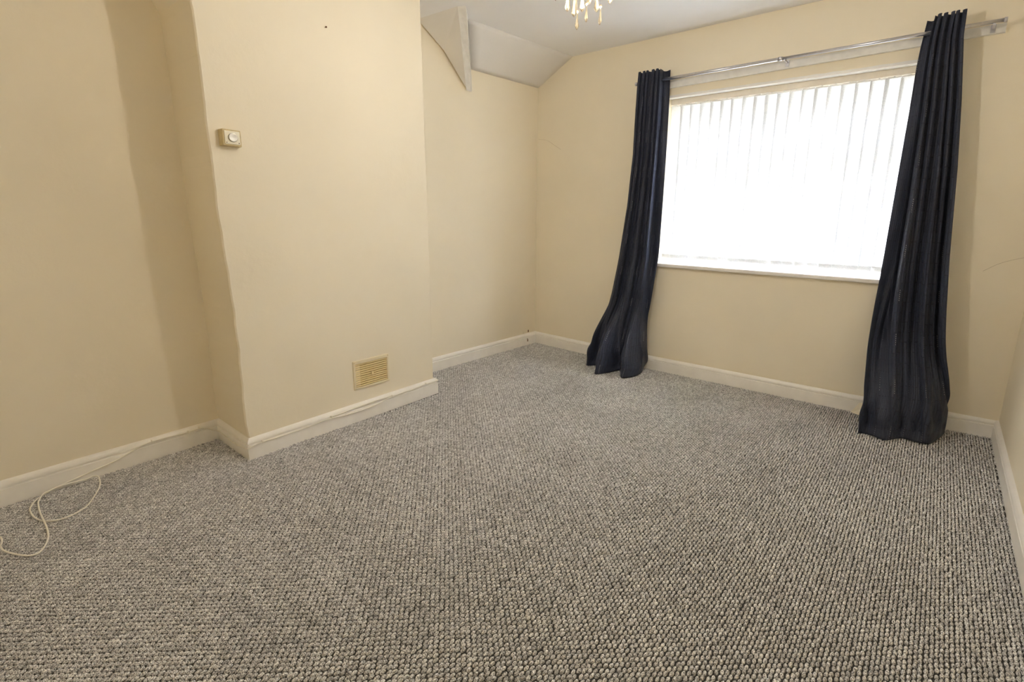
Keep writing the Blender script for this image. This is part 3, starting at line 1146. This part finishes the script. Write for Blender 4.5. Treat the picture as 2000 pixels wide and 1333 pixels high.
ld.energy = BULB_W
ld.color = (1.0, 0.93, 0.82)
ld.shadow_soft_size = 0.032
lo = bpy.data.objects.new('bulb_light', ld)
link(lo)
lo.location = (CX, CY, 2.00)
under(lo, ch)


def drop_mesh(length, wid, sides=6):
    prof = [(0.10, 1.0), (0.28, 0.965), (0.34, 0.80), (0.72, 0.42), (1.0, 0.24), (0.62, 0.10), (0.03, 0.0)]
    bm_ = bmesh.new()
    bm_lathe(bm_, [(r_ * wid / 2, z_ * length) for r_, z_ in prof], (0, 0, 0), sides)
    return from_bm('crystal_drop', bm_, M_CRYSTAL)


big = drop_mesh(0.062, 0.0195)
small = drop_mesh(0.054, 0.0135)
BIG, SMALL = big.data, small.data
bpy.data.objects.remove(big)
bpy.data.objects.remove(small)
bm = bmesh.new()
bmesh.ops.create_icosphere(bm, subdivisions=1, radius=0.0065)
bd = from_bm('crystal_bead', bm, M_CRYSTAL)
BEAD = bd.data
bpy.data.objects.remove(bd)


def drop(x, y, ztip, me, ln, ztop, bead=True):
    o = link(bpy.data.objects.new('crystal_drop', me))
    o.location = (x, y, ztip)
    o.rotation_euler = (random.uniform(-0.03, 0.03), random.uniform(-0.03, 0.03), random.uniform(0, 3))
    CP(o)
    zc = ztip + ln
    if bead:
        q = link(bpy.data.objects.new('crystal_bead', BEAD))
        q.location = (x, y, zc + 0.006)
        CP(q)
        zc += 0.012
    if ztop > zc:
        CP(tube('link_wire', [(x, y, zc - 0.003), (x, y, ztop)], 0.0007, M_CHROME, None, 5))


nx_, ny_ = CX / math.hypot(CX, CY), CY / math.hypot(CX, CY)      # away from the room's near end
for lat, z, dep, kind in ((-0.058, 1.860, 0.0, 'b'), (-0.0345, 1.842, -0.03, 'b'), (-0.0236, 1.8015, 0.0, 's'), (-0.0068, 1.8577, -0.05, 'b'),
                          (0.0075, 1.8252, 0.01, 's'), (0.0152, 1.880, 0.04, 'b'), (0.0425, 1.8556, -0.02, 'b'), (0.0546, 1.815, 0.0, 's'),
                          (0.0868, 1.880, 0.0, 'b'), (-0.0998, 1.8963, 0.0, 'b'), (-0.030, 1.857, 0.05, 'b')):
    s_f = 1 + dep / 1.92
    x = CX + lat * s_f * ny_ + dep * nx_
    y = CY - lat * s_f * nx_ + dep * ny_
    zt = CAM_H + (z - CAM_H) * s_f
    rad_ = math.hypot(x - CX, y - CY)
    drop(x, y, zt, BIG if kind == 'b' else SMALL, 0.062 if kind == 'b' else 0.054, 2.04 if rad_ > 0.075 else 1.965)
for k in range(14):
    a = 2 * math.pi * k / 14 + 0.1
    drop(CX + 0.150 * math.cos(a), CY + 0.150 * math.sin(a), 2.045, BIG, 0.062, 2.130)
for k in range(10):
    a = 2 * math.pi * k / 10 + 0.25
    drop(CX + 0.100 * math.cos(a), CY + 0.100 * math.sin(a), 1.945, BIG, 0.062, 2.04)

# hairline plaster cracks (very thin raised filler lines)
for par, pts_ in ((wf, [(0.20, 3.5645, 0.90), (0.26, 3.5645, 0.945), (0.33, 3.5645, 0.975), (0.375, 3.5645, 0.985)]),
                  (wf, [(-2.79, 3.5645, 1.80), (-2.70, 3.5645, 1.785), (-2.62, 3.5645, 1.74), (-2.55, 3.5645, 1.70)])):
    tube('hairline_crack', catmull(pts_, 5), 0.0007, M_CRACK, par, 4)
